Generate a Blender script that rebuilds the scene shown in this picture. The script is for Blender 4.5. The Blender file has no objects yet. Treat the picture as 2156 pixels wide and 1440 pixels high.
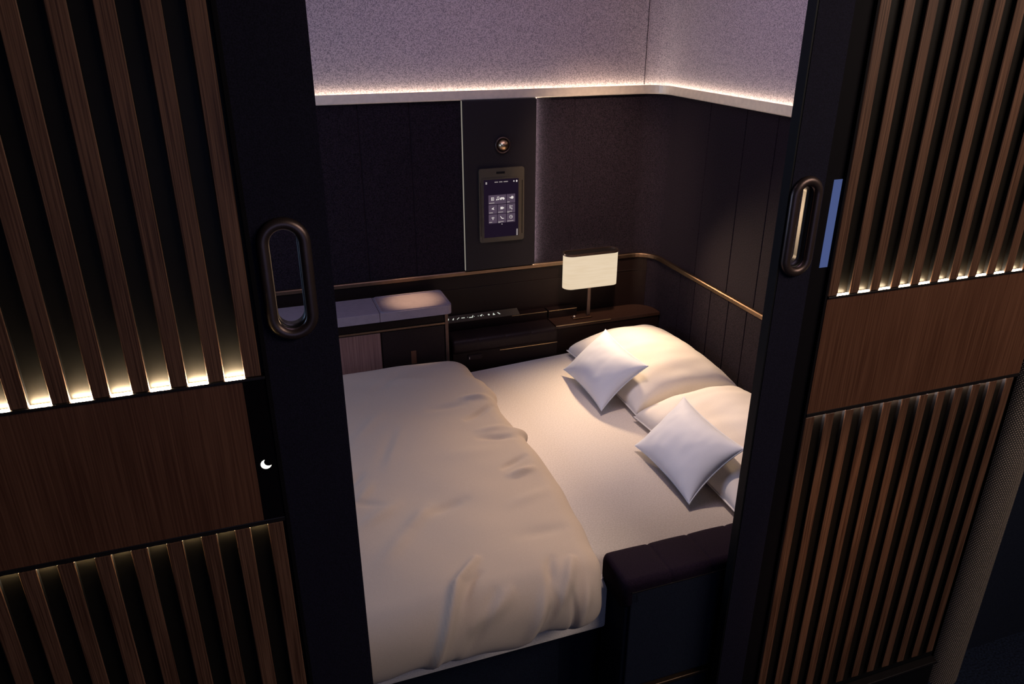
import bpy, bmesh, math, random
from mathutils import Vector, Matrix, noise
random.seed(7)
scene = bpy.context.scene
COL = scene.collection
scene.view_settings.view_transform = 'Standard'
scene.view_settings.look = 'None'
scene.view_settings.gamma = 1.0
scene.view_settings.use_curve_mapping = False
scene.view_settings.exposure = 0.0

# ------------------------------------------------------------------ materials
def lin(r, g, b):
    def f(c):
        c /= 255.0
        return c / 12.92 if c <= .04045 else ((c + .055) / 1.055) ** 2.4
    return (f(r), f(g), f(b), 1)

def base_mat(name):
    m = bpy.data.materials.new(name); m.use_nodes = True
    nt = m.node_tree; nt.nodes.clear()
    out = nt.nodes.new('ShaderNodeOutputMaterial')
    p = nt.nodes.new('ShaderNodeBsdfPrincipled')
    nt.links.new(p.outputs[0], out.inputs[0])
    return m, nt, p, out

def coord(nt, scale=(1, 1, 1)):
    tc = nt.nodes.new('ShaderNodeTexCoord')
    mp = nt.nodes.new('ShaderNodeMapping')
    mp.inputs['Scale'].default_value = scale
    nt.links.new(tc.outputs['Object'], mp.inputs['Vector'])
    return mp.outputs[0]

def noise_node(nt, vec, scale, detail=2, rough=.5):
    n = nt.nodes.new('ShaderNodeTexNoise')
    n.inputs['Scale'].default_value = scale
    n.inputs['Detail'].default_value = detail
    n.inputs['Roughness'].default_value = rough
    nt.links.new(vec, n.inputs['Vector'])
    return n.outputs['Fac']

def ramp(nt, fac, c0, c1, p0=.3, p1=.7):
    r = nt.nodes.new('ShaderNodeValToRGB')
    r.color_ramp.elements[0].position = p0; r.color_ramp.elements[0].color = c0
    r.color_ramp.elements[1].position = p1; r.color_ramp.elements[1].color = c1
    nt.links.new(fac, r.inputs[0])
    return r.outputs[0]

def bump(nt, p, h, strength, dist=.001, prev=None):
    b = nt.nodes.new('ShaderNodeBump')
    b.inputs['Strength'].default_value = strength
    b.inputs['Distance'].default_value = dist
    nt.links.new(h, b.inputs['Height'])
    if prev is not None: nt.links.new(prev, b.inputs['Normal'])
    nt.links.new(b.outputs[0], p.inputs['Normal'])
    return b.outputs[0]

def fabric(name, c, c2=None, scale=420, rough=.9, b=.6, dist=.001, sheen=0.0, p0=.35, p1=.65, big=0):
    m, nt, p, _ = base_mat(name)
    v = coord(nt)
    n = noise_node(nt, v, scale, 2)
    c2 = c2 or tuple(x * .72 for x in c[:3]) + (1,)
    nt.links.new(ramp(nt, n, c2, c, p0, p1), p.inputs['Base Color'])
    p.inputs['Roughness'].default_value = rough
    p.inputs['Sheen Weight'].default_value = sheen
    p.inputs['Specular IOR Level'].default_value = .15
    nn = bump(nt, p, n, b, dist)
    if big:
        n2 = noise_node(nt, v, 9, 2)
        bump(nt, p, n2, big, .01, nn)
    return m

def plain(name, c, rough=.5, metal=0, spec=.5, coat=0):
    m, nt, p, _ = base_mat(name)
    v = coord(nt)
    n = noise_node(nt, v, 60, 3)
    c2 = tuple(x * .88 for x in c[:3]) + (1,)
    nt.links.new(ramp(nt, n, c2, c), p.inputs['Base Color'])
    p.inputs['Roughness'].default_value = rough
    p.inputs['Metallic'].default_value = metal
    p.inputs['Specular IOR Level'].default_value = spec
    p.inputs['Coat Weight'].default_value = coat
    return m

def wood(name, ca, cb, fine=500, rough=.5, broad=14):
    m, nt, p, _ = base_mat(name)
    v1 = coord(nt, (1, 1, .012))
    n1 = noise_node(nt, v1, fine, 3, .6)
    v2 = coord(nt, (1, 1, .10))
    n2 = noise_node(nt, v2, broad, 3, .5)
    mx = nt.nodes.new('ShaderNodeMix'); mx.data_type = 'FLOAT'
    mx.inputs[0].default_value = .28
    nt.links.new(n1, mx.inputs[2]); nt.links.new(n2, mx.inputs[3])
    nt.links.new(ramp(nt, mx.outputs[0], ca, cb, .40, .60), p.inputs['Base Color'])
    p.inputs['Roughness'].default_value = rough
    p.inputs['Specular IOR Level'].default_value = .25
    bump(nt, p, n1, .35, .0006)
    return m

def emit(name, c, s):
    m, nt, p, out = base_mat(name)
    nt.nodes.remove(p)
    e = nt.nodes.new('ShaderNodeEmission')
    e.inputs[0].default_value = (c[0], c[1], c[2], 1); e.inputs[1].default_value = s
    nt.links.new(e.outputs[0], out.inputs[0])
    return m

M = {}
M['slat'] = wood('walnut_slats', (.050, .021, .011, 1), (.160, .078, .044, 1), 420, .5)
M['wood'] = wood('walnut_band', (.070, .027, .014, 1), (.135, .058, .031, 1), 330, .45)
M['wood_light'] = wood('cabinet_wood', (.17, .085, .075, 1), (.27, .145, .125, 1), 330, .45)
M['gapback'] = plain('dark_lacquer', (.011, .0088, .0066, 1), .42, 0, .12)
M['black'] = plain('black_gloss', (.004, .003, .004, 1), .12)
M['jamb'] = plain('black_jamb', (.005, .004, .005, 1), .7, 0, .08)
M['blackmatt'] = plain('black_matt', (.004, .004, .005, 1), .6, 0, .2)
M['door'] = fabric('navy_door_fabric', (.011, .0095, .021, 1), (.005, .0042, .010, 1), 520, .85, .5, .0008)
M['navyfab'] = fabric('navy_fabric', (.012, .016, .030, 1), (.006, .008, .016, 1), 480, .9, .5)
M['leather'] = fabric('dark_leather', (.012, .007, .015, 1), (.008, .005, .010, 1), 300, .85, .25)
M['leather'].node_tree.nodes['Principled BSDF'].inputs['Specular IOR Level'].default_value = .04
M['leather_brown'] = fabric('brown_leather', (.022, .013, .012, 1), (.015, .009, .009, 1), 300, .42, .25)
M['wallfab'] = fabric('aubergine_wall_fabric', (.023, .015, .023, 1), (.004, .0025, .005, 1), 340, .9, .7, .0012)
M['upper'] = fabric('lilac_grey_wall_fabric', (.64, .54, .56, 1), (.28, .235, .255, 1), 330, .9, .5, .0015, p0=.36, p1=.60)
M['lowpanel'] = plain('brown_gloss_panel', (.014, .0075, .007, 1), .42, 0, .14)
M['counter'] = plain('brown_counter', (.040, .019, .013, 1), .34, 0, .3)
M['gold'] = plain('brushed_bronze', (.22, .145, .095, 1), .42, 1)
M['goldline'] = plain('brass_line', (.75, .52, .30, 1), .3, 1)
M['champagne'] = plain('champagne_metal', (.90, .79, .64, 1), .42, .3)
M['ring'] = plain('bronze_ring', (.11, .075, .066, 1), .36, .8)
M['darkmetal'] = plain('dark_metal_trim', (.022, .018, .018, 1), .38, .5)
M['carpet'] = fabric('navy_carpet', (.012, .018, .04, 1), (.004, .006, .014, 1), 160, .95, 1, .004)
M['sheet'] = fabric('ivory_sheet', (.86, .79, .73, 1), (.74, .675, .61, 1), 240, .9, .4, .0006, .1, big=.10)
M['duvet'] = fabric('beige_duvet_cover', (.45, .375, .31, 1), (.425, .352, .288, 1), 500, .8, .15, .0004, .1)
M['pillow'] = fabric('ivory_pillow_cotton', (.84, .79, .745, 1), (.80, .75, .70, 1), 420, .85, .2, .0005, .1)
M['cushion'] = fabric('white_cushion_satin', (.68, .71, .80, 1), (.65, .68, .77, 1), 600, .6, .12, .0004, .2)
M['tray'] = plain('mauve_grey_tray', (.26, .22, .27, 1), .4)
M['column'] = plain('aubergine_column', (.012, .009, .013, 1), .6, 0, .3)
M['bezel'] = plain('olive_bronze_bezel', (.075, .062, .042, 1), .45)
M['screen'] = emit('screen_violet', lin(27, 18, 33)[:3], 1.0)
M['tile'] = emit('screen_tile', lin(82, 68, 84)[:3], 1.0)
M['icon'] = emit('screen_icon', (.75, .68, .66), 1.0)
M['icon_dim'] = emit('screen_text', (.38, .33, .32), 1.0)
M['ctrl_icon'] = emit('control_icon', (.8, .85, .75), .8)
M['moon'] = emit('moon_light', (1, .96, .86), 1.6)
M['blue_glow'] = emit('blue_glow', (.065, .092, .23), 1.0)
M['shade'] = emit('lamp_shade_glow', (1.0, .80, .56), .80)
nt = M['shade'].node_tree; e = [q for q in nt.nodes if q.type == 'EMISSION'][0]
nt.links.new(ramp(nt, noise_node(nt, coord(nt, (.05, .05, 1)), 260, 3), (.95, .745, .51, 1), (1.0, .80, .57, 1), .35, .62), e.inputs[0])
M['ledL'] = emit('warm_led', (1, .79, .50), 600)
M['ledR'] = emit('warm_led_b', (1, .79, .52), 160)
M['ledlow'] = emit('warm_led_dim', (1, .80, .45), 150)
M['ledlowR'] = emit('led_dim_b', (1, .80, .70), 150)
M['ledtrim'] = emit('cove_led', (1, .86, .66), 11)
M['ledcol'] = emit('column_led', (1, .90, .76), .26)
M['ledcolR'] = emit('column_led_b', (1, .90, .76), 40)
M['spotglass'] = emit('spot_glass', (1, .85, .65), .6)

# woven post fabric
m, nt, p, _ = base_mat('woven_taupe_mesh')
tc = nt.nodes.new('ShaderNodeTexCoord'); uvm = nt.nodes.new('ShaderNodeMapping')
nt.links.new(tc.outputs['UV'], uvm.inputs[0])
br = nt.nodes.new('ShaderNodeTexBrick')
br.inputs['Color1'].default_value = (.55, .43, .33, 1); br.inputs['Color2'].default_value = (.45, .35, .26, 1)
br.inputs['Mortar'].default_value = (.010, .008, .007, 1)
br.inputs['Scale'].default_value = 1.0
br.inputs['Brick Width'].default_value = .0062; br.inputs['Row Height'].default_value = .0050
br.inputs['Mortar Size'].default_value = .0016; br.inputs['Mortar Smooth'].default_value = .4
nt.links.new(uvm.outputs[0], br.inputs[0])
nt.links.new(br.outputs[0], p.inputs['Base Color'])
p.inputs['Roughness'].default_value = .85
M['weave'] = m

# ------------------------------------------------------------------ helpers
WL = {}
def finish(o, parent):
    if parent is not None:
        o.parent = parent
        off = WL[parent.name]
        o.data.transform(Matrix.Translation(-off))
    WL[o.name] = WL[parent.name] if parent is not None else Vector((0, 0, 0))

def obj(name, bm, mat, parent=None, smooth=False, at=None):
    bmesh.ops.recalc_face_normals(bm, faces=bm.faces)
    me = bpy.data.meshes.new(name); bm.to_mesh(me); bm.free()
    if mat is not None: me.materials.append(mat)
    if smooth:
        for pl in me.polygons: pl.use_smooth = True
    o = bpy.data.objects.new(name, me); COL.objects.link(o)
    if parent is None and at is not None:
        o.location = at; me.transform(Matrix.Translation(-Vector(at)))
        WL[o.name] = Vector(at)
    else:
        finish(o, parent)
    return o

def thing(name, label, cat, loc, group=None):
    o = bpy.data.objects.new(name, None); COL.objects.link(o)
    o.empty_display_size = .05
    o.location = loc; WL[o.name] = Vector(loc)
    o['label'] = label; o['category'] = cat
    if group: o['group'] = group
    return o

def tag(o, label=None, cat=None, group=None, kind=None):
    if label: o['label'] = label
    if cat: o['category'] = cat
    if group: o['group'] = group
    if kind: o['kind'] = kind
    return o

def add_box(bm, x0, x1, y0, y1, z0, z1, bev=0, seg=2):
    vs = [bm.verts.new((x, y, z)) for x in (x0, x1) for y in (y0, y1) for z in (z0, z1)]
    idx = [(0, 1, 3, 2), (4, 6, 7, 5), (0, 4, 5, 1), (2, 3, 7, 6), (0, 2, 6, 4), (1, 5, 7, 3)]
    fs = [bm.faces.new([vs[i] for i in f]) for f in idx]
    if bev:
        es = list({e for f in fs for e in f.edges})
        bmesh.ops.bevel(bm, geom=es, offset=bev, segments=seg, profile=.5, affect='EDGES')

def box(name, b, mat, parent=None, bev=0, seg=2, at=None):
    bm = bmesh.new(); add_box(bm, *b, bev=bev, seg=seg)
    return obj(name, bm, mat, parent, smooth=False, at=at)

def prism(bm, pts, axis, a0, a1, bev=0, seg=2):
    """extrude a polygon; axis 'z': pts are (x,y); 'y': pts are (x,z)"""
    def v(pt, a):
        return (pt[0], pt[1], a) if axis == 'z' else (pt[0], a, pt[1])
    lo = [bm.verts.new(v(q, a0)) for q in pts]; hi = [bm.verts.new(v(q, a1)) for q in pts]
    n = len(pts)
    fs = [bm.faces.new(lo[::-1]), bm.faces.new(hi)]
    for i in range(n):
        fs.append(bm.faces.new((lo[i], lo[(i + 1) % n], hi[(i + 1) % n], hi[i])))
    if bev:
        es = [e for e in set(fs[0].edges) | set(fs[1].edges)]
        bmesh.ops.bevel(bm, geom=es, offset=bev, segments=seg, profile=.5, affect='EDGES')

def stadium(cx, cz, w, h, n=10):
    r = w / 2; pts = []
    for i in range(n + 1):
        a = math.pi * i / n; pts.append((cx + r * math.cos(a), cz + h / 2 - r + r * math.sin(a)))
    for i in range(n + 1):
        a = math.pi + math.pi * i / n; pts.append((cx + r * math.cos(a), cz - h / 2 + r + r * math.sin(a)))
    return pts

def rrect(x0, x1, y0, y1, r, n=5):
    pts = []
    for cx, cy, a0 in ((x1 - r, y1 - r, 0), (x0 + r, y1 - r, 90), (x0 + r, y0 + r, 180), (x1 - r, y0 + r, 270)):
        for i in range(n + 1):
            a = math.radians(a0 + 90 * i / n)
            pts.append((cx + r * math.cos(a), cy + r * math.sin(a)))
    return pts

def ring_tube(bm, path, rad, n=10, squash=1.0):
    """closed tube along a closed (x,y,z) path lying in an XZ plane"""
    N = len(path); rings = []
    for i in range(N):
        p0 = Vector(path[i - 1]); p1 = Vector(path[i]); p2 = Vector(path[(i + 1) % N])
        t = (p2 - p0).normalized(); b = Vector((0, 1, 0)); s = t.cross(b).normalized()
        rings.append([bm.verts.new(p1 + s * rad * math.cos(2 * math.pi * k / n) + b * rad * squash * math.sin(2 * math.pi * k / n)) for k in range(n)])
    for i in range(N):
        A = rings[i]; B = rings[(i + 1) % N]
        for k in range(n):
            bm.faces.new((A[k], A[(k + 1) % n], B[(k + 1) % n], B[k]))

def cyl(bm, c, axis, r, h, n=24, r2=None, z0=0):
    r2 = r if r2 is None else r2
    ax = {'x': Vector((1, 0, 0)), 'y': Vector((0, 1, 0)), 'z': Vector((0, 0, 1))}[axis]
    u = Vector((0, 0, 1)) if axis != 'z' else Vector((1, 0, 0)); w = ax.cross(u)
    c = Vector(c)
    A = [bm.verts.new(c + (u * math.cos(2 * math.pi * k / n) + w * math.sin(2 * math.pi * k / n)) * r) for k in range(n)]
    B = [bm.verts.new(c + ax * h + (u * math.cos(2 * math.pi * k / n) + w * math.sin(2 * math.pi * k / n)) * r2) for k in range(n)]
    bm.faces.new(A); bm.faces.new(B[::-1])
    for k in range(n): bm.faces.new((A[k], A[(k + 1) % n], B[(k + 1) % n], B[k]))

# ------------------------------------------------------------------ room path
YB, XR, RAD = 1.61, 1.60, .095
def stations(part, grooves_b=(), grooves_r=(), gd=.0025, gw=.0028, x_start=-1.0, y_end=.055):
    """(x, y, nx, ny, groove) with inward normal"""
    st = []
    def back(x, g=0): st.append((x, YB, 0, -1, g))
    def right(y, g=0): st.append((XR, y, -1, 0, g))
    A = []
    if part in ('back', 'all'):
        back(x_start)
        for gx in sorted(grooves_b):
            back(gx - gw); back(gx - gw * .4, gd); back(gx + gw * .4, gd); back(gx + gw)
        back(XR - RAD)
    lo, hi = (0, 45) if part == 'back' else ((45, 90) if part == 'right' else (0, 90))
    k0 = 1 if part in ('back', 'all') else 0
    for k in range(k0, 9):
        a = math.radians(lo + (hi - lo) * k / 8)
        st.append((XR - RAD + RAD * math.sin(a), YB - RAD + RAD * math.cos(a), -math.sin(a), -math.cos(a), 0))
    if part in ('right', 'all'):
        for gy in sorted(grooves_r, reverse=True):
            right(gy + gw); right(gy + gw * .4, gd); right(gy - gw * .4, gd); right(gy - gw)
        right(y_end)
    return st

def sweep(bm, st, prof, groove_idx=()):
    """prof: closed list of (inward offset, z); groove applied to profile points in groove_idx"""
    rows = []
    for (x, y, nx, ny, g) in st:
        row = []
        for i, (o, z) in enumerate(prof):
            oo = o - (g if i in groove_idx else 0)
            row.append(bm.verts.new((x + nx * oo, y + ny * oo, z)))
        rows.append(row)
    n = len(prof)
    for a, b in zip(rows, rows[1:]):
        for i in range(n):
            bm.faces.new((a[i], a[(i + 1) % n], b[(i + 1) % n], b[i]))
    bm.faces.new(rows[0][::-1]); bm.faces.new(rows[-1])

def path_obj(name, st, prof, mat, parent=None, gi=(), smooth=False):
    bm = bmesh.new(); sweep(bm, st, prof, gi)
    return obj(name, bm, mat, parent, smooth)

# ------------------------------------------------------------------ setting
Z_R0, Z_R1 = .880, .898      # bronze rail
Z_T0, Z_T1 = 1.548, 1.581    # cove trim
gb = (.02, .205, .393, .577, 1.223, 1.429); gr = (1.26, 1.045, .88, .70, .50, .30)
def wallprof(z0, z1, off=0.0, back=-.04): return [(off, z0), (off, z1), (back, z1), (back, z0)]
wb = path_obj('wall_back', stations('back', gb), wallprof(Z_R1, Z_T0), M['wallfab'], gi=(0, 1)); tag(wb, kind='structure')
wr = path_obj('wall_right', stations('right', (), gr), wallprof(Z_R1, Z_T0), M['wallfab'], gi=(0, 1)); tag(wr, kind='structure')
o = path_obj('upper_panel', stations('back', (), (), x_start=-1.0), wallprof(Z_T0, 2.25, -.004), M['upper'], wb)
o = path_obj('upper_panel', stations('right', (), ()), wallprof(Z_T0, 2.25, -.004), M['upper'], wr)
# seam cover of the upper wall corner
box('panel_seam', (1.5160, 1.5170, 1.611, 1.6145, Z_T1, 2.25), M['leather'], wb)
# dark recess below the rail on the back wall, padded panel on the right wall
path_obj('lower_panel', stations('back', ()), wallprof(0.0, Z_R0, .004), M['lowpanel'], wb)
path_obj('lower_panel', stations('right', (), (1.35, 1.244, 1.134, 1.018, .908, .80, .69)), wallprof(0.0, Z_R0, .002), M['wallfab'], wr, gi=(0, 1))
path_obj('groove_line', stations('back', ()), [(.004, .822), (.004, .826), (.0065, .826), (.0065, .822)], M['leather_brown'], wb)

t1 = path_obj('trim_1', stations('all'), [(0, Z_T0), (.014, Z_T0), (.016, Z_T0 + .003), (.016, Z_T1), (.013, Z_T1), (.013, Z_T1 - .012), (0, Z_T1 - .012)], M['champagne'])
tag(t1, kind='structure')
path_obj('light_strip', stations('all'), [(.0015, Z_T1 - .011), (.0105, Z_T1 - .011), (.0105, Z_T1 - .007), (.0015, Z_T1 - .007)], M['ledtrim'], t1)
t2 = path_obj('trim_2', stations('all'), [(-.004, Z_R0), (.010, Z_R0), (.013, Z_R0 + .003), (.013, Z_R1 - .003), (.010, Z_R1), (-.004, Z_R1)], M['gold'], smooth=False)
tag(t2, kind='structure')

wl = box('wall_left', (-1.06, -1.0, .05, 1.66, 0, 2.25), M['wallfab']); tag(wl, kind='structure')
fl = box('floor', (-3.2, 4.2, -3.2, 1.66, -.05, 0), M['carpet']); tag(fl, kind='structure')
ce = box('ceiling', (-1.06, 1.66, .0, 1.66, 2.25, 2.29), M['upper']); tag(ce, kind='structure')
# partition wall behind the slats (front side of the suite) and the neighbour's
wf = bmesh.new()
add_box(wf, -1.06, -.0152, .0125, .048, .0, 2.25)
add_box(wf, 1.0362, 1.72, .0125, .048, .0, 2.25)
add_box(wf, -.016, 1.04, .004, .048, 2.06, 2.25)
wfo = obj('wall_front', wf, M['blackmatt']); tag(wfo, kind='structure')
wa = box('wall_aisle', (1.80, 4.2, .06, .10, 0, 2.25), M['navyfab']); tag(wa, kind='structure')

# ------------------------------------------------------------------ centre column, reading light, tablet
cu = thing('wall_column', 'tall narrow aubergine wall column edged by two vertical light strips', 'wall panel', (.913, 1.60, .90))
box('panel', (.769, 1.057, 1.588, 1.607, .901, Z_T0 - .001), M['column'], cu, bev=.002)
for xx in ((.7668, .7688), (1.0574, 1.0586)):
    box('light_strip', (xx[0], xx[1], 1.595, 1.603, .903, Z_T0 - .002), M['ledcol'] if xx[0] < 1 else M['ledcolR'], cu)

rl = thing('reading_light', 'round brass reading light set into the column above the tablet', 'lamp', (.921, 1.588, 1.384))
bm = bmesh.new()
n = 32; prof = [(.031, 0), (.032, -.004), (.030, -.010), (.026, -.011), (.024, -.006), (.023, .001)]
rows = [[bm.verts.new((.921 + r * math.cos(2 * math.pi * k / n), 1.588 + y, 1.384 + r * math.sin(2 * math.pi * k / n))) for k in range(n)] for r, y in prof]
for a, b in zip(rows, rows[1:]):
    for k in range(n): bm.faces.new((a[k], a[(k + 1) % n], b[(k + 1) % n], b[k]))
obj('bezel_ring', bm, M['ring'], rl, True)
bm = bmesh.new(); bmesh.ops.create_uvsphere(bm, u_segments=24, v_segments=14, radius=.0225, matrix=Matrix.Translation((.921, 1.586, 1.384)))
obj('swivel_ball', bm, M['goldline'], rl, True)
bm = bmesh.new(); bmesh.ops.create_uvsphere(bm, u_segments=10, v_segments=6, radius=.0028, matrix=Matrix.Translation((.912, 1.566, 1.391)))
obj('lens', bm, M['icon'], rl, True)

tb = thing('control_tablet', 'wall-mounted touch tablet with a lit violet menu of nine tiles', 'tablet', (.913, 1.588, 1.015))
YF = 1.588
bm = bmesh.new(); prism(bm, rrect(.824, 1.006, 1.014, 1.300, .008), 'y', YF - .010, YF - .0005, bev=.0015)
obj('housing', bm, M['bezel'], tb)
bm = bmesh.new(); prism(bm, rrect(.836, .992, 1.022, 1.264, .005), 'y', YF - .0125, YF - .010)
obj('inner_frame', bm, M['bezel'], tb)
box('side_groove', (.9965, .9992, YF - .0108, YF - .0095, 1.04, 1.25), M['blackmatt'], tb)
box('side_groove', (.8285, .8305, YF - .0108, YF - .0095, 1.04, 1.25), M['blackmatt'], tb)
box('camera_slot', (.893, .927, YF - .0112, YF - .0095, 1.279, 1.287), M['blackmatt'], tb, bev=.001)
scr = box('screen', (.8415, .981, YF - .0140, YF - .0125, 1.034, 1.258), M['screen'], tb)
# menu tiles
G0, G1, H0, H1 = .858, .9685, 1.0885, 1.201
cw = (G1 - G0) / 3; chh = (H1 - H0) / 3; g = .0013; yT = YF - .0144
def tile(c0, c1, r): box('menu_tile', (G0 + c0 * cw + g, G0 + c1 * cw - g, yT, yT + .0003, H1 - (r + 1) * chh + g, H1 - r * chh - g), M['tile'], scr)
tile(0, 2, 0); tile(2, 3, 0)
for r in (1, 2):
    for c in range(3): tile(c, c + 1, r)
ic = None; yI = YF - .0148
def flush(nm, mt):
    global ic
    if ic is not None and len(ic.verts): obj(nm, ic, mt, scr)
    ic = bmesh.new()
flush('', None)
def ib(cx, cz, w, h): add_box(ic, cx - w / 2, cx + w / 2, yI, yI + .0003, cz - h / 2, cz + h / 2)
def ipoly(pts): prism(ic, pts, 'y', yI, yI + .0003)
def icir(cx, cz, r, n=14): ipoly([(cx + r * math.cos(2 * math.pi * k / n), cz + r * math.sin(2 * math.pi * k / n)) for k in range(n)])
def iring(cx, cz, r, w=.0012, n=18):
    for k in range(n):
        a = 2 * math.pi * k / n; b = 2 * math.pi * (k + 1) / n
        ipoly([(cx + r * math.cos(a), cz + r * math.sin(a)), (cx + r * math.cos(b), cz + r * math.sin(b)), (cx + (r - w) * math.cos(b), cz + (r - w) * math.sin(b)), (cx + (r - w) * math.cos(a), cz + (r - w) * math.sin(a))])
def C(c, r): return G0 + (c + .5) * cw, H1 - (r + .42) * chh
flush('menu_icon', M['icon'])
x, z = C(0, 0)
for dx in (-.0045, .0045): ib(x + dx - .001, z, .0016, .012)           # film frame
for dz in (-.0052, .0052): ib(x - .001, z + dz, .010, .0016)
ipoly([(x - .003, z - .003), (x + .002, z), (x - .003, z + .003)])
flush('menu_icon', M['icon'])
x += .019                                                              # music note
icir(x - .003, z - .004, .0026); icir(x + .004, z - .003, .0026); ib(x - .0008, z + .001, .0012, .010); ib(x + .0062, z + .002, .0012, .010); ib(x + .0027, z + .0064, .008, .002)
flush('menu_icon', M['icon'])
x += .019                                                              # game pad
ib(x, z + .001, .013, .006); icir(x - .0055, z - .0015, .0042); icir(x + .0055, z - .0015, .0042)
flush('menu_icon', M['icon'])
x, z = C(2, 0)
ipoly([(x - .009, z + .004), (x - .004, z + .001), (x + .001, z + .003), (x + .001, z - .004), (x - .004, z - .001)]); icir(x + .005, z + .001, .0055)
flush('menu_icon', M['icon'])
x, z = C(0, 1)
ipoly([(x - .006, z - .001), (x + .005, z + .006), (x + .002, z), (x + .006, z - .005), (x - .001, z - .003)])
flush('menu_icon', M['icon'])
x, z = C(1, 1)
ib(x - .001, z, .010, .009); ipoly([(x + .004, z), (x + .008, z + .004), (x + .008, z - .004)])
flush('menu_icon', M['icon'])
x, z = C(2, 1)
ib(x - .004, z + .002, .002, .012); ib(x, z - .003, .009, .002); ib(x + .004, z - .006, .002, .006); ib(x + .003, z + .005, .008, .0018)
flush('menu_icon', M['icon'])
x, z = C(0, 2)
for rr in (.003, .006, .009):
    for k in range(6):
        a = math.radians(45 + 15 * k); b = a + math.radians(15)
        zz = z - .005
        ipoly([(x + rr * math.cos(a), zz + rr * math.sin(a)), (x + rr * math.cos(b), zz + rr * math.sin(b)), (x + (rr - .0014) * math.cos(b), zz + (rr - .0014) * math.sin(b)), (x + (rr - .0014) * math.cos(a), zz + (rr - .0014) * math.sin(a))])
icir(x, z - .0055, .0014)
flush('menu_icon', M['icon'])
x, z = C(1, 2)
ipoly([(x - .008, z + .006), (x - .006, z + .006), (x + .001, z - .002), (x + .008, z - .003), (x + .008, z - .005), (x - .001, z - .005)])
flush('menu_icon', M['icon'])
x, z = C(2, 2)
iring(x, z, .0066); ib(x, z + .0018, .0012, .004); ib(x + .0015, z, .004, .0012)
# menu key and status symbols
flush('menu_icon', M['icon'])
for k in range(3): ib(.851, 1.2435 + k * .003, .006, .0012)
flush('menu_icon', M['icon'])
icir(.962, 1.2485, .0026)
flush('menu_icon', M['icon'])
ipoly([(.972, 1.2445), (.975, 1.2445), (.977, 1.249), (.9735, 1.253), (.970, 1.249)])
flush('menu_icon', M['icon'])
for r in range(3):
    for c in range(3):
        if r == 0 and c == 1: continue
        w = (.020, .011, .0) if 0 else [(.022, 0, .010), (.015, .020, .020), (.012, .022, .026)][r][c]
        ib(G0 + c * cw + .003 + w / 2, H1 - (r + .84) * chh, w, .0024)
        if (r, c) in ((1, 2), (2, 1)): ib(G0 + c * cw + .007, H1 - (r + .94) * chh, .009, .0018)
        flush('menu_caption', M['icon_dim'])
for x0, w in ((.884, .014), (.902, .014), (.920, .018)):
    for k in range(4): ib(x0 + (k + .5) * w / 4, 1.2487, w / 4 * .72, .0034)
    flush('status_text', M['icon_dim'])
ib(.9755, 1.0475, .0045, .026); flush('scroll_key', M['icon_dim'])
icir(.913, 1.0845, .0022); flush('page_dot', M['icon_dim'])

# ------------------------------------------------------------------ slatted partitions
def slat_panel(tname, label, xs, w, x_lo, x_hi, ledge, led, ledlo, cat='wall panel'):
    t = thing(tname, label, cat, ((x_lo + x_hi) / 2, 0, 0))
    D = .0105
    up = bmesh.new(); lo = bmesh.new()
    for x in xs:
        add_box(up, x, x + w, 0, D - .0002, 1.3086, 2.12, bev=.0012, seg=1)
        add_box(lo, x, x + w, 0, D - .0002, .137, 1.0255, bev=.0012, seg=1)
    for o_ in (obj('upper_slats', up, M['slat'], t), obj('lower_slats', lo, M['slat'], t)):
        o_.data.materials.append(M['blackmatt'])          # black on the side faces, wood elsewhere
        for pl_ in o_.data.polygons:
            if abs(pl_.normal.x) > .9: pl_.material_index = 1
    box('back_board', (x_lo, x_hi, D, D + .0004, .12, 2.12), M['gapback'], t)
    box('ledge', (x_lo, ledge, -.004, D, 1.3035, 1.3085), M['darkmetal'], t, bev=.001)
    box('ledge', (x_lo, ledge, -.0005, D, 1.0265, 1.0355), M['darkmetal'], t, bev=.001)
    ss = sorted(xs)
    gaps = [(a + w, b) for a, b in zip(ss, ss[1:])]
    for a, b in gaps:
        box('gap_light', (a + .0005, b - .0005, .0008, .0050, 1.3087, 1.3100), led, t)
        box('lower_gap_light', (a + .0005, b - .0005, .0062, .0098, 1.0258, 1.0264), ledlo, t)
    return t

xsL = [-.0462 - .0542 * k for k in range(12)]
pl = slat_panel('slatted_panel', 'slatted walnut panel left of the doorway, glowing between its slats, with a moon light', xsL, .0256, -.645, -.019, -.0155, M['ledL'], M['ledlow'])
box('wood_band', (-.645, -.0505, 0, .0118, 1.0358, 1.3032), M['wood'], pl)
box('black_strip', (-.0498, -.0165, .0005, .0118, 1.0358, 1.3032), M['black'], pl)
# moon symbol
bm = bmesh.new(); pts = []
cx, cz, R1 = -.0335, 1.1455, .0088; th = math.radians(40)
ox, oz, R2 = cx + .0062 * math.cos(th), cz + .0062 * math.sin(th), .0078
d = math.hypot(ox - cx, oz - cz); aa = math.acos((R1 ** 2 + d ** 2 - R2 ** 2) / (2 * R1 * d)); bb = math.acos((R2 ** 2 + d ** 2 - R1 ** 2) / (2 * R2 * d))
for k in range(25):
    a = th + aa + (2 * math.pi - 2 * aa) * k / 24; pts.append((cx + R1 * math.cos(a), cz + R1 * math.sin(a)))
inner = []
for k in range(1, 16):
    a0 = th - (math.pi - bb); a1 = th + (math.pi - bb) - 2 * math.pi
    a = a0 + (a1 - a0) * k / 16
    inner.append((ox + R2 * math.cos(a), oz + R2 * math.sin(a)))
pts += inner
vs = [bm.verts.new((q[0], -.0002, q[1])) for q in pts]
n = len(vs)
es = [bm.edges.new((vs[i], vs[(i + 1) % n])) for i in range(n)]
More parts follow.
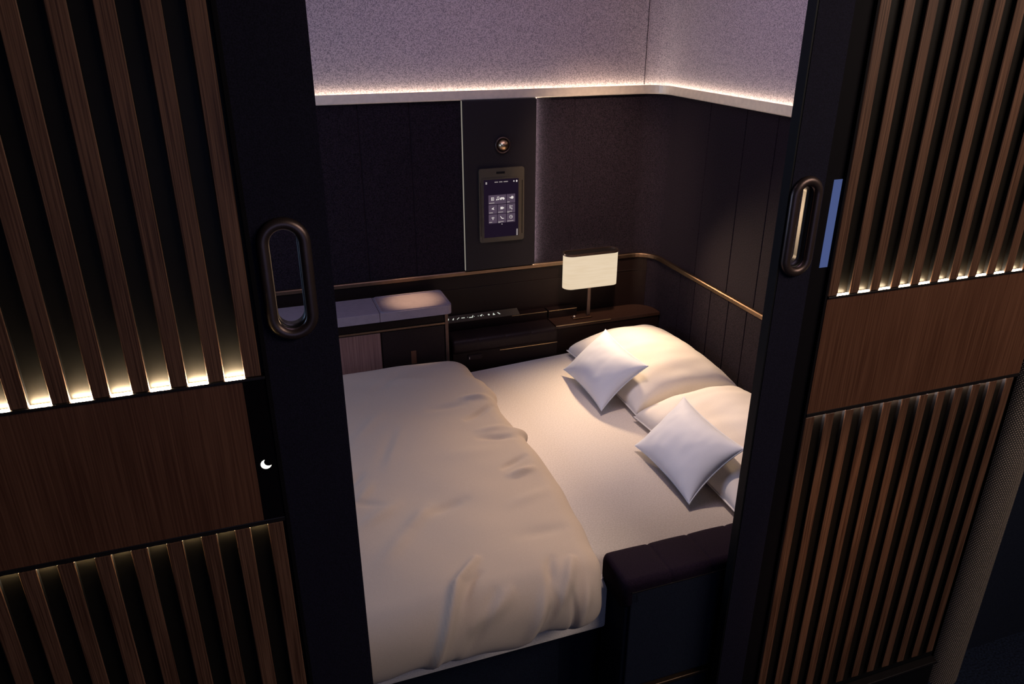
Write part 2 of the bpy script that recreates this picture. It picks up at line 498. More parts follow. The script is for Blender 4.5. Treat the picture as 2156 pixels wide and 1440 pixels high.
bmesh.ops.triangle_fill(bm, edges=es, use_beauty=True)
ex = bmesh.ops.extrude_face_region(bm, geom=bm.faces[:])
bmesh.ops.translate(bm, verts=[v for v in ex['geom'] if isinstance(v, bmesh.types.BMVert)], vec=(0, .0006, 0))
obj('moon_symbol', bm, M['moon'], pl)

xsR = [1.0865 + .0537 * k for k in range(12)]
pr = slat_panel('slatted_panel', 'slatted walnut panel right of the doorway with a plain wood band', xsR, .0242, 1.0855, 1.7150, 1.0860, M['ledR'], M['ledlowR'])
# ledges of the right panel run to the panel's right end
for c in pr.children:
    if c.name.startswith('ledge'):
        z0 = min(v.co.z for v in c.data.vertices); z1 = max(v.co.z for v in c.data.vertices)
        bpy.data.objects.remove(c)
        b2 = bmesh.new(); add_box(b2, 1.0865, 1.715, -.0005 if z0 < 1.2 else -.003, .0105, z0, z1, bev=.001)
        obj('ledge', b2, M['darkmetal'], pr)
box('wood_band', (1.0865, 1.715, 0, .0118, 1.0358, 1.3032), M['wood'], pr)
box('kick_plate', (1.04, 1.72, -.002, .012, .0, .095), M['blackmatt'], pr)
box('kick_ledge', (1.04, 1.72, -.012, .012, .095, .104), M['darkmetal'], pr, bev=.002)

# jamb profiles
j1 = thing('door_jamb', 'thin dark metal door jamb beside the moon light, with a bright edge', 'door jamb', (-.012, 0, 0))
box('profile', (-.0150, -.0085, -.002, .048, .0, 2.12), M['jamb'], j1, bev=.0004)
j2 = thing('door_jamb', 'glossy black door jamb right of the doorway with a blue strip', 'door jamb', (1.06, 0, 0))
box('profile', (1.0780, 1.0835, -.002, .012, .0, 2.12), M['jamb'], j2, bev=.0004)
box('black_strip', (1.0355, 1.0775, .006, .012, .0, 2.12), M['jamb'], j2)
box('blue_strip', (1.0565, 1.0760, .0048, .0060, 1.372, 1.548), M['blue_glow'], j2, bev=.0004)  # strip of even blue emission on the jamb face

# woven post at the panel end
bm = bmesh.new(); uvl = bm.loops.layers.uv.new()
pp = []
for k in range(21):
    a = math.pi + math.pi * k / 20
    pp.append((1.782 + .052 * math.cos(a), .012 + .040 * math.sin(a)))
arc = [0]
for a, b in zip(pp, pp[1:]): arc.append(arc[-1] + math.dist(a, b))
lo = [bm.verts.new((q[0], q[1], .0)) for q in pp]; hi = [bm.verts.new((q[0], q[1], 2.12)) for q in pp]
for i in range(20):
    f = bm.faces.new((lo[i], lo[i + 1], hi[i + 1], hi[i]))
    for lp, uv in zip(f.loops, ((arc[i], 0), (arc[i + 1], 0), (arc[i + 1], 2.12), (arc[i], 2.12))): lp[uvl].uv = uv
bm.faces.new(lo); bm.faces.new(hi[::-1]); bm.faces.new((lo[0], hi[0], hi[20], lo[20]))
tag(obj('woven_post', bm, M['weave'], smooth=False, at=(1.782, .012, 0)), 'rounded vertical post covered in woven taupe mesh at the far right', 'post')

# ------------------------------------------------------------------ doors
def door(name, x0, x1, y0, y1, hx, hz, hw, hh, edge):
    bm = bmesh.new()
    outer = [(x0, .012), (x1, .012), (x1, 2.055), (x0, 2.055)]
    inner = stadium(hx, hz, hw, hh)
    def loop(pts):
        vs = [bm.verts.new((q[0], y0, q[1])) for q in pts]
        return [bm.edges.new((vs[i], vs[(i + 1) % len(vs)])) for i in range(len(vs))]
    es = loop(outer) + loop(inner)
    bmesh.ops.triangle_fill(bm, edges=es, use_beauty=True)
    ex = bmesh.ops.extrude_face_region(bm, geom=bm.faces[:])
    bmesh.ops.translate(bm, verts=[v for v in ex['geom'] if isinstance(v, bmesh.types.BMVert)], vec=(0, y1 - y0, 0))
    d = obj(name, bm, M['door'], at=((x0 + x1) / 2, (y0 + y1) / 2, .012)); tag(d, kind='structure')
    bm = bmesh.new()
    path = [(q[0], y0 - .0035, q[1]) for q in stadium(hx, hz, hw + .016, hh + .016, 14)]
    ring_tube(bm, path, .0095, 12, .9)
    h = obj('door_handle', bm, M['ring'], d, True)
    bm = bmesh.new()                                   # slot lining through the door
    A = stadium(hx, hz, hw - .0005, hh - .0005, 14); B = stadium(hx, hz, hw - .004, hh - .004, 14); n = len(A)
    r0 = [bm.verts.new((q[0], y0, q[1])) for q in A]; r1 = [bm.verts.new((q[0], y1, q[1])) for q in A]
    r2 = [bm.verts.new((q[0], y1, q[1])) for q in B]; r3 = [bm.verts.new((q[0], y0, q[1])) for q in B]
    for P, Q in ((r0, r1), (r1, r2), (r2, r3), (r3, r0)):
        for i in range(n): bm.faces.new((P[i], P[(i + 1) % n], Q[(i + 1) % n], Q[i]))
    obj('slot_lining', bm, M['darkmetal'], h, True)
    if edge > 0: box('edge_seal', (x1, x1 + .004, y0 + .001, y1 - .001, .012, 2.055), M['blackmatt'], d)
    if edge < 0: box('edge_seal', (x0 - .004, x0, y0 + .001, y1 - .001, .012, 2.055), M['blackmatt'], d)
    return d
door('door_1', -.0084, .1065, .006, .034, .0385, 1.4615, .045, .163, 0)
door('door_2', .9590, 1.0350, .004, .030, .9930, 1.4615, .036, .163, -1)

# ------------------------------------------------------------------ bed
MT = .55
bed = thing('bed', 'made-up double bed with ivory sheet filling the suite from wall to wall', 'bed', (.5, .7, 0))
bm = bmesh.new()
fp = [(-.70, .150), (.705, .150), (.705, .196), (1.592, .196), (1.592, 1.468), (1.15, 1.447), (.70, 1.402), (-.70, 1.395)]
prism(bm, fp, 'z', .405, MT, bev=.016, seg=4)
obj('mattress', bm, M['sheet'], bed, True)
# mark flat shading only on the big faces by auto-smooth-like normals
bm = bmesh.new(); prism(bm, [(-.70, .205), (.605, .205), (.605, .24), (1.58, .24), (1.58, 1.38), (-.70, 1.38)], 'z', 0.0, .403)
obj('bed_base', bm, M['navyfab'], bed)

# duvet ------------------------------------------------------------
def X_edge(Y):
    tab = [(-.2, .640), (.07, .655), (.18, .690), (.33, .708), (.50, .722), (.65, .722), (.76, .716), (.795, .735), (.83, .708), (.95, .700), (1.02, .706), (1.07, .722), (1.14, .712), (1.2, .692), (1.34, .690), (1.6, .690)]
    for (a, va), (b, vb) in zip(tab, tab[1:]):
        if Y <= b:
            t = (Y - a) / (b - a); t = t * t * (3 - 2 * t); return va + (vb - va) * t
    return tab[-1][1]
XL = -.70; YBK = 1.385; YFR = .160; ZC = .600; RB = .060
# crease lines in plan: (x0,y0,x1,y1,width,amp)
CR = [(0.392, 0.233, 0.199, 0.011, 0.01, 0.013), (0.54, 0.105, 0.461, 0.047, 0.01, -0.008), (0.533, 0.128, 0.427, 0.03, 0.012, 0.011), (0.483, 0.068, 0.382, -0.011, 0.009, -0.009), (0.611, 0.157, 0.506, 0.061, 0.01, 0.011), (0.595, 0.033, 0.561, -0.006, 0.006, -0.008), (0.613, 0.035, 0.581, -0.013, 0.005, 0.007), (0.58, 0.107, 0.566, 0.028, 0.006, -0.007), (0.44, 0.13, 0.34, 0.099, 0.01, 0.008), (0.405, 0.133, 0.312, 0.068, 0.009, -0.007), (0.388, 0.182, 0.324, 0.131, 0.008, -0.005), (0.563, 0.174, 0.517, 0.103, 0.01, -0.006), (0.296, 0.06, 0.228, -0.042, 0.01, -0.008), (0.575, 0.117, 0.484, 0.04, 0.008, -0.008), (0.624, 0.117, 0.582, 0.065, 0.01, 0.007), (0.45, 0.009, 0.382, -0.032, 0.012, 0.008), (0.678, 1.018, 0.59, 1.031, 0.014, 0.01), (0.67, 0.967, 0.568, 0.901, 0.012, -0.009), (0.58, 0.999, 0.468, 1.003, 0.016, -0.006), (0.661, 0.561, 0.591, 0.547, 0.012, 0.009), (0.663, 0.627, 0.584, 0.588, 0.01, -0.007), (0.671, 0.754, 0.57, 0.775, 0.013, -0.008), (0.662, 0.82, 0.582, 0.816, 0.014, 0.006), (0.336, 0.483, 0.269, 0.41, 0.02, 0.007), (0.433, 0.482, 0.348, 0.456, 0.018, -0.007), (0.269, 0.41, 0.189, 0.304, 0.022, 0.005), (0.446, 1.315, 0.321, 1.199, 0.02, -0.004), (0.557, 1.194, 0.35, 1.266, 0.03, 0.004), (0.33, 0.904, 0.241, 0.695, 0.016, -0.0024000000000000002), (0.354, 0.911, 0.266, 0.686, 0.016, 0.002), (0.192, 0.686, 0.144, 0.63, 0.012, -0.006), (0.255, 0.522, 0.155, 0.45, 0.02, 0.006), (0.219, 0.535, 0.147, 0.56, 0.014, -0.005), (0.66, 0.45, 0.553, 0.418, 0.02, 0.004), (0.644, 0.279, 0.529, 0.279, 0.02, -0.004), (0.21, 0.631, 0.159, 0.555, 0.014, 0.005), (0.307, 1.025, 0.2, 0.874, 0.02, 0.004), (0.621, 0.698, 0.472, 0.694, 0.03, 0.004)]
def crease(x, y):
    s = 0
    for x0, y0, x1, y1, w, a in CR:
        dx, dy = x1 - x0, y1 - y0; L2 = dx * dx + dy * dy
        t = ((x - x0) * dx + (y - y0) * dy) / L2
        tt = min(1, max(0, t)); px, py = x0 + dx * tt, y0 + dy * tt
        d2 = (x - px) ** 2 + (y - py) ** 2
        fade = math.sin(math.pi * min(1, max(0, .12 + .76 * tt))) 
        s += 1.5 * a * fade * math.exp(-d2 / (w * w))
    return s
def mid(s):
    """centre line in Y-Z: s measured from the back edge towards the viewer and down over the mattress front"""
    flat = YBK - YFR
    if s <= flat: return (YBK - s, ZC, 0)
    a = (s - flat) / RB
    if a <= math.pi / 2: return (YFR - RB * math.sin(a), ZC - RB + RB * math.cos(a), a)
    return (YFR - RB, ZC - RB - (s - flat - RB * math.pi / 2), math.pi / 2)
NU, NS = 190, 240
def s_total(x):
    wob = .005 * math.sin(x * 17) + .004 * math.sin(x * 41 + 1)
    return YBK - YFR + RB * math.pi / 2 + .036 + wob - .014 * math.exp(-((x - .56) / .05) ** 2)
bm = bmesh.new(); top = []; bot = []
TH = .043
for j in range(NS + 1):
    v = j / NS; v = (1 - math.cos(math.pi * v)) / 2 * .35 + v * .65
    rt = []; rb = []
    for i in range(NU + 1):
        u = i / NU; u = 1 - (1 - u) ** 1.35
        x0 = XL + u * (.70 - XL)
        ST = s_total(x0)
        s = v * ST
        y, z, a = mid(s)
        xe = X_edge(y)
        # back corner rounding in plan
        cr = .085; db = YBK - y
        if db < cr: xe -= cr * .9 - cr * .9 * math.sqrt(max(0, 1 - ((cr - db) / cr) ** 2))
        cf = .045; dfr = ST - s
        if dfr < cf: xe -= cf - math.sqrt(max(0, cf * cf - (cf - dfr) ** 2))
        x = XL + u * (xe - XL)
        dr = xe - x; de = min(s, ST - s) 
        r = .06
        fr = math.sqrt(max(0, 1 - (1 - min(1, dr / r)) ** 2)); fs = math.sqrt(max(0, 1 - (1 - min(1, de / .05)) ** 2))
        t = TH * fr * fs
        nz = noise.noise(Vector((x * 3.1, (y if s <= YBK - YFR else YFR - (s - YBK + YFR)) * 3.1, 2))) * .014
        yy = y if s <= YBK - YFR else YFR - (s - (YBK - YFR))
        nz += noise.noise(Vector((x * 7 + yy * 4, yy * 9 - x * 3, 5))) * .004
        wr_ = (crease(x, yy) + nz) * fr * min(1, fs * 1.0)
        ny, nzz = -math.sin(a), math.cos(a)
        to = t + wr_; bo = min(t, .043)
        rt.append(bm.verts.new((x, y + ny * to, z + nzz * to)))
        border = i == NU or j in (0, NS)
        rb.append(rt[-1] if border else bm.verts.new((x, y - ny * bo, z - nzz * bo)))
    top.append(rt); bot.append(rb)
for j in range(NS):
    for i in range(NU):
        bm.faces.new((top[j][i], top[j][i + 1], top[j + 1][i + 1], top[j + 1][i]))
        q = [bot[j][i], bot[j + 1][i], bot[j + 1][i + 1], bot[j][i + 1]]
        q2 = []
        for w_ in q:
            if w_ not in q2: q2.append(w_)
        if len(q2) > 2:
            try: bm.faces.new(q2)
            except ValueError: pass
for j in range(NS):
    q = []
    for w_ in (top[j][0], top[j + 1][0], bot[j + 1][0], bot[j][0]):
        if w_ not in q: q.append(w_)
    if len(q) > 2: bm.faces.new(q)
tag(obj('duvet', bm, M['duvet'], smooth=True, at=(0, .8, MT)), 'thick rumpled beige duvet folded over the foot half of the bed', 'duvet')

# pillows ------------------------------------------------------------
def pillow_bm(L, W, top_t, bot_t, concave, N=46, seed=0, wr_amp=.004, pe=.5, pu=.5):
    bm = bmesh.new(); T = []; B = []
    for j in range(N + 1):
        v = -1 + 2 * j / N; v = math.sin(v * math.pi / 2) * .6 + v * .4
        a = []; b = []
        for i in range(N + 1):
            u = -1 + 2 * i / N; u = math.sin(u * math.pi / 2) * .6 + u * .4
            x = u * L / 2 * (1 - concave * (1 - v * v) * abs(u)); y = v * W / 2 * (1 - concave * (1 - u * u) * abs(v))
            k = max(0, 1 - u * u) ** pu * max(0, 1 - v * v) ** pe
            # pleats running in from the corners and edges
            ed = (1 - abs(u)) * (1 - abs(v))
            pl_ = noise.noise(Vector((u * 2.2 + seed, v * 2.2, seed))) * wr_amp * 1.6 + noise.noise(Vector((u * 6 + seed, v * 2.5, seed + 3))) * wr_amp
            pl_ *= min(1, k * 3)
            if i in (0, N) or j in (0, N):
                q = bm.verts.new((x, y, 0)); a.append(q); b.append(q)
            else:
                a.append(bm.verts.new((x, y, k * top_t + pl_))); b.append(bm.verts.new((x, y, -k * bot_t)))
        T.append(a); B.append(b)
    for j in range(N):
        for i in range(N):
            bm.faces.new((T[j][i], T[j][i + 1], T[j + 1][i + 1], T[j + 1][i]))
            bm.faces.new((B[j][i], B[j + 1][i], B[j + 1][i + 1], B[j][i + 1]))
    return bm

def frame(xa, ya, c):
    xa = Vector(xa).normalized(); ya = Vector(ya); za = xa.cross(ya).normalized(); ya = za.cross(xa)
    return Matrix(((xa.x, ya.x, za.x, c[0]), (xa.y, ya.y, za.y, c[1]), (xa.z, ya.z, za.z, c[2]), (0, 0, 0, 1)))

def flange(L, W, concave, w=.006, t=.0012, N=40):
    """thin sewn seam running around the edge"""
    pts = []
    for k in range(N): pts.append((-1 + 2 * k / N, -1))
    for k in range(N): pts.append((1, -1 + 2 * k / N))
    for k in range(N): pts.append((1 - 2 * k / N, 1))
    for k in range(N): pts.append((-1, 1 - 2 * k / N))
    bm = bmesh.new(); P = []
    for u, v in pts:
        P.append(Vector((u * L / 2 * (1 - concave * (1 - v * v) * abs(u)), v * W / 2 * (1 - concave * (1 - u * u) * abs(v)), 0)))
    n = len(P); rows = []
    for p_ in P:
        o_ = p_ * (1 + w / max(.05, p_.length)); i_ = p_ * (1 - .010 / max(.05, p_.length))
        rows.append([bm.verts.new(i_ + Vector((0, 0, t))), bm.verts.new(o_ + Vector((0, 0, t))), bm.verts.new(o_ - Vector((0, 0, t))), bm.verts.new(i_ - Vector((0, 0, t)))])
    for k in range(n):
        a, b = rows[k], rows[(k + 1) % n]
        for i in range(4): bm.faces.new((a[i], a[(i + 1) % 4], b[(i + 1) % 4], b[i]))
    return bm

def pillow(name, label, L, W, tt, bt, conc, Mx, mat, group, seed, wr_amp=.004, pe=.5, fl_w=.006, pu=.5):
    bm = pillow_bm(L, W, tt, bt, conc, seed=seed, wr_amp=wr_amp, pe=pe, pu=pu)
    o = obj(name, bm, mat, smooth=True); o.matrix_world = Mx
    WL[o.name] = Vector((0, 0, 0))
    tag(o, label, 'pillow' if name == 'pillow' else 'cushion', group)
    f = obj('seam', flange(L, W, conc, fl_w), mat, None, True); f.parent = o
    return o

pillow('pillow', 'large ivory pillow by the lamp, flat against the right wall', .574, .425, .125, .022, .06,
       frame((0.02, -1, 0), (1, .02, .03), (1.363, 1.145, .577)), M['pillow'], 'large ivory pillows', 1, .004, .42, .006, .27)
pillow('pillow', 'large ivory pillow nearest the door, partly cut off by its edge', .574, .425, .125, .022, .06,
       frame((0.02, -1, 0), (1, .02, .03), (1.363, .560, .577)), M['pillow'], 'large ivory pillows', 4, .004, .42, .006, .27)
def cushion(L0, B0, T0, R0, label, seed):
    L0, B0, T0, R0 = map(Vector, (L0, B0, T0, R0))
    c = (L0 + B0 + T0 + R0) / 4
    xa = (B0 - L0 + R0 - T0) / 2; ya = (T0 - L0 + R0 - B0) / 2
    mx = frame(xa, ya, c)
    pillow('cushion', label, xa.length * 1.01, ya.length * 1.04, .052, .024, .10, mx, M['cushion'], 'small white scatter cushions', seed, .0012, .55, .003)
cushion((1.066, 1.247, .575), (1.058, .905, .575), (1.222, 1.275, .716), (1.224, .940, .712), 'small white cushion leaning on the pillow by the lamp', 9)
cushion((1.060, .660, .575), (1.058, .332, .575), (1.216, .685, .716), (1.212, .362, .716), 'small white cushion leaning on the pillow nearest the door', 12)

# ------------------------------------------------------------------ padded arm rest in front of the bed
def padded(bm, x0, x1, y0, y1, z0, z1, r, seams, depth, endr):
    xs = [x0, x1]
    N = 90
    for k in range(N + 1): xs.append(x0 + (x1 - x0) * k / N)
    for s in seams: xs += [s - .008, s - .004, s - .002, s, s + .002, s + .004, s + .008]
    for k in range(1, 6): xs += [x0 + endr * (1 - math.cos(k * math.pi / 12)), x1 - endr * (1 - math.cos(k * math.pi / 12))]
    xs = sorted(set(round(x, 5) for x in xs)); rows = []
    for x in xs:
        d = depth * sum(math.exp(-((x - s) / .005) ** 2) + .35 * math.exp(-((x - s) / .03) ** 2) for s in seams)
        e = min(x - x0, x1 - x)
        if e < endr: d += endr * .8 * (1 - math.sqrt(max(0, 1 - (1 - e / endr) ** 2)))
        rows.append([bm.verts.new((x, q[0], q[1])) for q in rrect(y0 + d, y1 - d, z0, z1 - d, min(r, (z1 - z0 - d) * .48), 5)])
    n = len(rows[0])
    for a, b in zip(rows, rows[1:]):
        for i in range(n): bm.faces.new((a[i], a[(i + 1) % n], b[(i + 1) % n], b[i]))
    bm.faces.new(rows[0]); bm.faces.new(rows[-1][::-1])
ar = thing('armrest_console', 'dark upholstered armrest block in front of the bed beside the right door', 'armrest', (1.1, .125, 0))
bm = bmesh.new(); padded(bm, .706, 1.588, .060, .192, .540, .620, .020, (.829, .942, 1.056, 1.17, 1.284, 1.40, 1.51), .0018, .016)
obj('padded_top', bm, M['leather'], ar, True)
box('body', (.714, 1.585, .070, .188, 0, .56), M['navyfab'], ar, bev=.006, seg=3)
box('front_panel', (.722, 1.585, .060, .0705, .285, .592), M['navyfab'], ar, bev=.003)
box('piping', (.722, 1.585, .0575, .0605, .5915, .5945), M['darkmetal'], ar, bev=.001)
box('foot_rail', (.73, 1.585, .056, .072, .262, .272), M['gold'], ar, bev=.002)

# ------------------------------------------------------------------ side console behind the bed
cc = thing('corner_counter', 'low dark brown counter in the back right corner under the lamp', 'counter', (1.35, 1.54, 0))
cp = [(1.112, 1.478)]; cp += [(1.592, 1.478)]
for k in range(9):
    a = math.radians(90 * k / 8); r = .087
    cp.append((1.505 + r * math.cos(a), 1.515 + r * math.sin(a)))
cp.append((1.112, 1.602))
bm = bmesh.new(); prism(bm, cp, 'z', .650, .665, bev=.0015, seg=2); obj('top', bm, M['counter'], cc)
box('front', (1.114, 1.590, 1.482, 1.598, 0, .6498), M['lowpanel'], cc)
box('edge_line', (1.112, 1.36, 1.4755, 1.478, .6625, .6650), M['goldline'], cc)
box('door_gap', (1.1115, 1.1145, 1.4765, 1.4825, 0, .6495), M['blackmatt'], cc)

cs = thing('side_console', 'low brown padded console behind the bed between cabinet and corner counter', 'console', (.88, 1.52, 0))
bm = bmesh.new(); padded(bm, .664, 1.106, 1.442, 1.560, .610, .672, .020, (.775, .885, .995), .0012, .012)
obj('padded_top', bm, M['leather_brown'], cs, True)
box('body', (.668, 1.106, 1.450, 1.598, 0, .640), M['lowpanel'], cs)
box('edge_line', (.86, 1.106, 1.4465, 1.450, .6065, .6085), M['goldline'], cs)
lt = box('latch', (.727, .785, 1.4435, 1.450, .583, .603), M['leather_brown'], cs, bev=.0015)
box('release_key', (.7315, .7335, 1.4425, 1.4436, .588, .597), M['champagne'], lt)
st = [(x, y, nx, ny, g_) for x, y, nx, ny, g_ in stations('back', x_start=.672) if x < 1.45]
box('rear_ledge', (1.113, 1.24, 1.562, 1.604, .6655, .700), M['lowpanel'], cc)
box('rear_ledge', (.664, 1.106, 1.562, 1.604, .640, .700), M['lowpanel'], cs)
box('ledge_line', (.95, 1.106, 1.5605, 1.563, .6975, .7000), M['goldline'], cs)
box('ledge_line', (1.113, 1.24, 1.5605, 1.563, .6975, .7000), M['goldline'], cc)

# seat control strip with lit symbols
kp = thing('control_strip', 'narrow strip of small lit seat control symbols behind the padded console', 'control panel', (.82, 1.58, .700))
bm = bmesh.new()
vs = [bm.verts.new(q) for q in ((.668, 1.563, .7003), (.985, 1.563, .7003), (.985, 1.600, .7003), (.668, 1.600, .7003), (.668, 1.563, .702), (.985, 1.563, .702), (.985, 1.600, .716), (.668, 1.600, .716))]
for f in ((0, 3, 2, 1), (4, 5, 6, 7), (0, 1, 5, 4), (1, 2, 6, 5), (2, 3, 7, 6), (3, 0, 4, 7)): bm.faces.new([vs[i] for i in f])
obj('glass_strip', bm, M['bezel'], kp)
def on_strip(x, t): return (x, 1.563 + .037 * t, .7022 + .014 * t)
ks = bmesh.new()
def kflush():
    global ks
    obj('control_symbol', ks, M['ctrl_icon'], kp); ks = bmesh.new()
def kpoly(cx, pts, s=1.0):
    base = [on_strip(cx + a * s, .5 + b * s) for a, b in pts]
    lo = [ks.verts.new(q) for q in base]; hi = [ks.verts.new((q[0], q[1] - .0003, q[2] + .0005)) for q in base]
    ks.faces.new(lo[::-1]); ks.faces.new(hi)
    for i in range(len(lo)): ks.faces.new((lo[i], lo[(i + 1) % len(lo)], hi[(i + 1) % len(lo)], hi[i]))
def kcirc(cx, r, cy=0):
    kpoly(cx, [(r * math.cos(k * math.pi / 5), cy + r / .037 * math.sin(k * math.pi / 5)) for k in range(10)])
kpoly(.685, [(-.004, .16), (-.002, .16), (0, -.05), (.003, .14), (.005, .14), (.001, -.16)])
kflush()
kpoly(.706, [(-.004, -.14), (.001, -.16), (.005, .14), (.001, .06)])
kflush()
kpoly(.727, [(-.006, -.10), (-.004, -.14), (.006, .08), (.006, .14)])
kflush()
kpoly(.748, [(-.007, -.05), (.007, -.05), (.007, .03), (-.007, .03)])
kflush()
kcirc(.767, .0013)
kflush()
kpoly(.781, [(-.008, -.12), (.008, -.12), (.008, -.03), (-.008, -.03)]); kpoly(.786, [(-.001, -.03), (.004, .18), (.007, .18), (.003, -.03)])
kflush()
kcirc(.795, .0013)
kflush()
kcirc(.812, .0015)
kflush()
kcirc(.8235, .0035); kpoly(.8235, [(.001, .05), (.006, .20), (.008, .14), (.003, 0)])
kflush()
kcirc(.834, .0014)
kflush()
kcirc(.857, .0040)
kflush()
kpoly(.878, [(-.005, -.14), (.005, -.14), (.003, .0), (.0, .18), (-.003, .0)])
kflush()
kpoly(.900, [(-.005, .15), (-.002, .18), (.006, -.12), (.001, -.12)])
kflush()

# ------------------------------------------------------------------ table lamp
la = thing('table_lamp', 'lit table lamp with oblong ivory shade on the corner counter', 'lamp', (1.279, 1.53, .665))
LX0, LX1, LY0, LY1 = 1.160, 1.398, 1.497, 1.563
def hollow(bm, pts, z0, z1, t):
    cxm = sum(q[0] for q in pts) / len(pts); cym = sum(q[1] for q in pts) / len(pts)
    inn = []
    for (x, y) in pts:
        dx, dy = x - cxm, y - cym
        inn.append((cxm + dx * (1 - t / .119), cym + dy * (1 - t / .033)))
    n = len(pts)
    R = [[bm.verts.new((q[0], q[1], z)) for q in P] for P, z in ((pts, z0), (pts, z1), (inn, z1), (inn, z0))]
    for a in range(4):
        A, B = R[a], R[(a + 1) % 4]
        for i in range(n): bm.faces.new((A[i], A[(i + 1) % n], B[(i + 1) % n], B[i]))
SP = rrect(LX0, LX1, LY0, LY1, .032, 10)
bm = bmesh.new(); hollow(bm, SP, .806, .944, .002); obj('lamp_shade', bm, M['shade'], la, False)
bm = bmesh.new(); hollow(bm, rrect(LX0 - .001, LX1 + .001, LY0 - .001, LY1 + .001, .033, 10), .944, .953, .006); obj('top_rim', bm, M['ring'], la)
bm = bmesh.new(); prism(bm, rrect(LX0 + .006, LX1 - .006, LY0 + .006, LY1 - .006, .026, 8), 'z', .940, .949); obj('cap', bm, M['darkmetal'], la)
box('pole', (1.271, 1.287, 1.5265, 1.5335, .672, .937), M['ring'], la, bev=.002)
box('foot', (1.205, 1.292, 1.514, 1.546, .6652, .672), M['counter'], la, bev=.002)
box('foot_line', (1.205, 1.285, 1.5125, 1.5142, .6695, .6722), M['goldline'], la)
bm = bmesh.new(); bmesh.ops.create_uvsphere(bm, u_segments=14, v_segments=8, radius=.0045, matrix=Matrix.Translation((1.213, 1.524, .6760)))
obj('switch_knob', bm, M['champagne'], la, True)

# ------------------------------------------------------------------ left cabinet and folding tray
cb = thing('cabinet', 'dark cabinet with a small ribbed wood door under the tray table', 'cabinet', (.2, 1.5, 0))
box('body', (-.55, .632, 1.425, 1.598, 0, .795), M['lowpanel'], cb)
box('wood_door', (.05, .386, 1.419, 1.4248, .42, .757), M['wood_light'], cb, bev=.001)
box('edge_line', (-.55, .634, 1.4195, 1.4248, .7605, .7680), M['gold'], cb, bev=.0008)
box('corner_post', (.6325, .6450, 1.418, 1.432, 0, .811), M['ring'], cb, bev=.001)
box('pull_tab', (.497, .517, 1.4185, 1.4249, .615, .668), M['wood'], cb, bev=.001)
box('dark_door', (.392, .628, 1.4205, 1.4248, .42, .757), M['leather_brown'], cb, bev=.001)
ty = thing('tray_table', 'mauve folding tray table with rounded end on the left cabinet', 'table', (.2, 1.48, .80))
TR = [(-.55, 1.392), (.632, 1.392)]
def rounded_right(x1, y0, y1, r, x0):
    pts = [(x0, y0)]
    for k in range(7):
        a = math.radians(-90 + 90 * k / 6); pts.append((x1 - r + r * math.cos(a), y0 + r + r * math.sin(a)))
    for k in range(7):
        a = math.radians(90 * k / 6); pts.append((x1 - r + r * math.cos(a), y1 - r + r * math.sin(a)))
    pts.append((x0, y1)); return pts
bm = bmesh.new(); prism(bm, rounded_right(.655, 1.388, 1.562, .018, .3858), 'z', .812, .846, bev=.0012, seg=2)
flap = obj('flap', bm, M['tray'], ty)
bm = bmesh.new()                                          # raised rim
P = rrect(.3900, .652, 1.391, 1.559, .015, 6); Q = rrect(.3960, .646, 1.397, 1.553, .012, 6)
R = [[bm.verts.new((q[0], q[1], z)) for q in S] for S, z in ((P, .846), (P, .8495), (Q, .8495), (Q, .846))]
for a in range(3):
    for i in range(len(P)): bm.faces.new((R[a][i], R[a][(i + 1) % len(P)], R[a + 1][(i + 1) % len(P)], R[a + 1][i]))
obj('rim', bm, M['tray'], flap)
box('fixed_top', (-.55, .3845, 1.388, 1.562, .812, .847), M['tray'], ty, bev=.0012, seg=2)
box('hinge_block', (-.50, .60, 1.43, 1.54, .7952, .8118), M['blackmatt'], ty)

# ------------------------------------------------------------------ lights
def area(name, loc, target, size, power, color, size_y=None, spread=None):
    l = bpy.data.lights.new(name, 'AREA'); l.energy = power; l.color = color; l.size = size
    if size_y: l.shape = 'RECTANGLE'; l.size_y = size_y
    if spread: l.spread = math.radians(spread)
    o = bpy.data.objects.new(name, l); COL.objects.link(o); o.location = loc
    o.rotation_euler = (Vector(target) - Vector(loc)).to_track_quat('-Z', 'Y').to_euler()
    return o
def spot(name, loc, target, power, color, ang, blend=1, rad=.03):
    l = bpy.data.lights.new(name, 'SPOT'); l.energy = power; l.color = color; l.spot_size = math.radians(ang); l.spot_blend = blend; l.shadow_soft_size = rad
    o = bpy.data.objects.new(name, l); COL.objects.link(o); o.location = loc
    o.rotation_euler = (Vector(target) - Vector(loc)).to_track_quat('-Z', 'Y').to_euler()
    return o
area('suite_mood_light', (.75, .75, 2.2), (.75, .75, 0), 1.2, 4.3, (.86, .67, 1.0), 1.0)
area('suite_screen_light', (-.90, .75, 1.35), (.9, .75, .6), .9, 6.6, (.42, .62, 1.0), .5)
spot('bed_spot', (1.33, 1.49, 1.12), (1.06, .30, .58), 38, (1.0, .70, .43), 118, 1, .03)
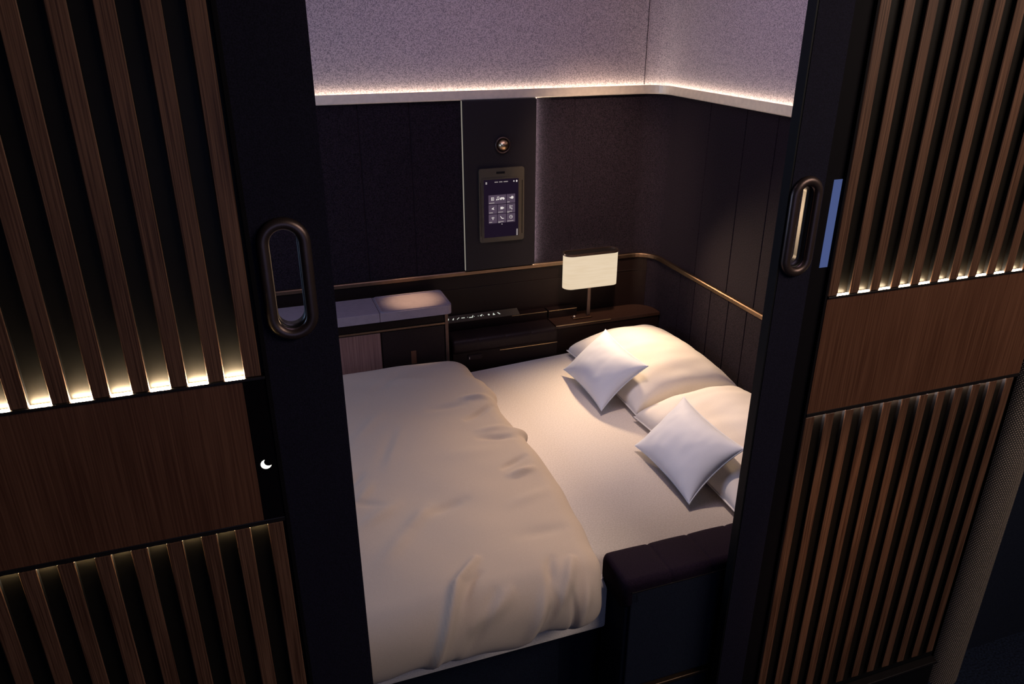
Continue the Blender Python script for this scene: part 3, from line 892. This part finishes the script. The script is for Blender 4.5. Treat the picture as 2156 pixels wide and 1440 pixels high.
spot('sheet_fill_spot', (1.0, .80, 2.2), (.95, .38, .55), 52, (1.0, .75, .56), 60, 1, .04)  # added unseen warm spot to brighten the front of the sheet
spot('wall_fill_spot', (1.05, .80, 2.2), (1.36, 1.61, 1.10), 95, (1.0, .70, .48), 41, 1, .06)  # added spot without a fixture, stands in for the glow around the lamp
spot('tray_spot', (.53, 1.46, 1.50), (.53, 1.485, .85), 34, (1, .64, .32), 23, 1, .02)
area('aisle_ceiling_light', (1.9, -1.4, 2.4), (1.1, 0, .75), 1.4, 23.0, (1.0, .82, .70), 0.8)
area('aisle_blue_fill', (.4, -2.4, 1.3), (.6, 0, .7), 1.6, 3.8, (.42, .5, 1.0), 1.0)  # added blue fill for the doors and armrest front, no fixture behind it
spot('aisle_floor_spot', (1.3, -.8, 1.7), (1.27, 0, .66), 24.0, (1.0, .60, .34), 26, 1, .04)

w = bpy.data.worlds.new('World'); scene.world = w; w.use_nodes = True
w.node_tree.nodes['Background'].inputs[0].default_value = (.30, .30, .55, 1)
w.node_tree.nodes['Background'].inputs[1].default_value = .012

# ------------------------------------------------------------------ camera
cd = bpy.data.cameras.new('camera'); cam = bpy.data.objects.new('camera', cd); COL.objects.link(cam)
cd.sensor_fit = 'HORIZONTAL'; cd.sensor_width = 36; cd.lens = 1585.0 * 36 / 2156; cd.clip_start = .01
ex = Vector((6014 - 1078, 30 - 720, 1585)).normalized()
ez = -Vector((1075 - 1078, 4340 - 720, 1585)).normalized()
ez = (ez - ex * ex.dot(ez)).normalized(); ey = ez.cross(ex)
if ey.z < 0: ey = -ey
# world = (ex.c, ey.c, ez.c) for a vector c in image axes (x right, y down, z forward)
def tow(c): c = Vector(c); return Vector((ex.dot(c), ey.dot(c), ez.dot(c)))
X, Y, Z = tow((1, 0, 0)), tow((0, -1, 0)), tow((0, 0, -1))
cam.matrix_world = Matrix(((X.x, Y.x, Z.x, 0), (X.y, Y.y, Z.y, -1.15), (X.z, Y.z, Z.z, 1.84), (0, 0, 0, 1)))
scene.camera = cam
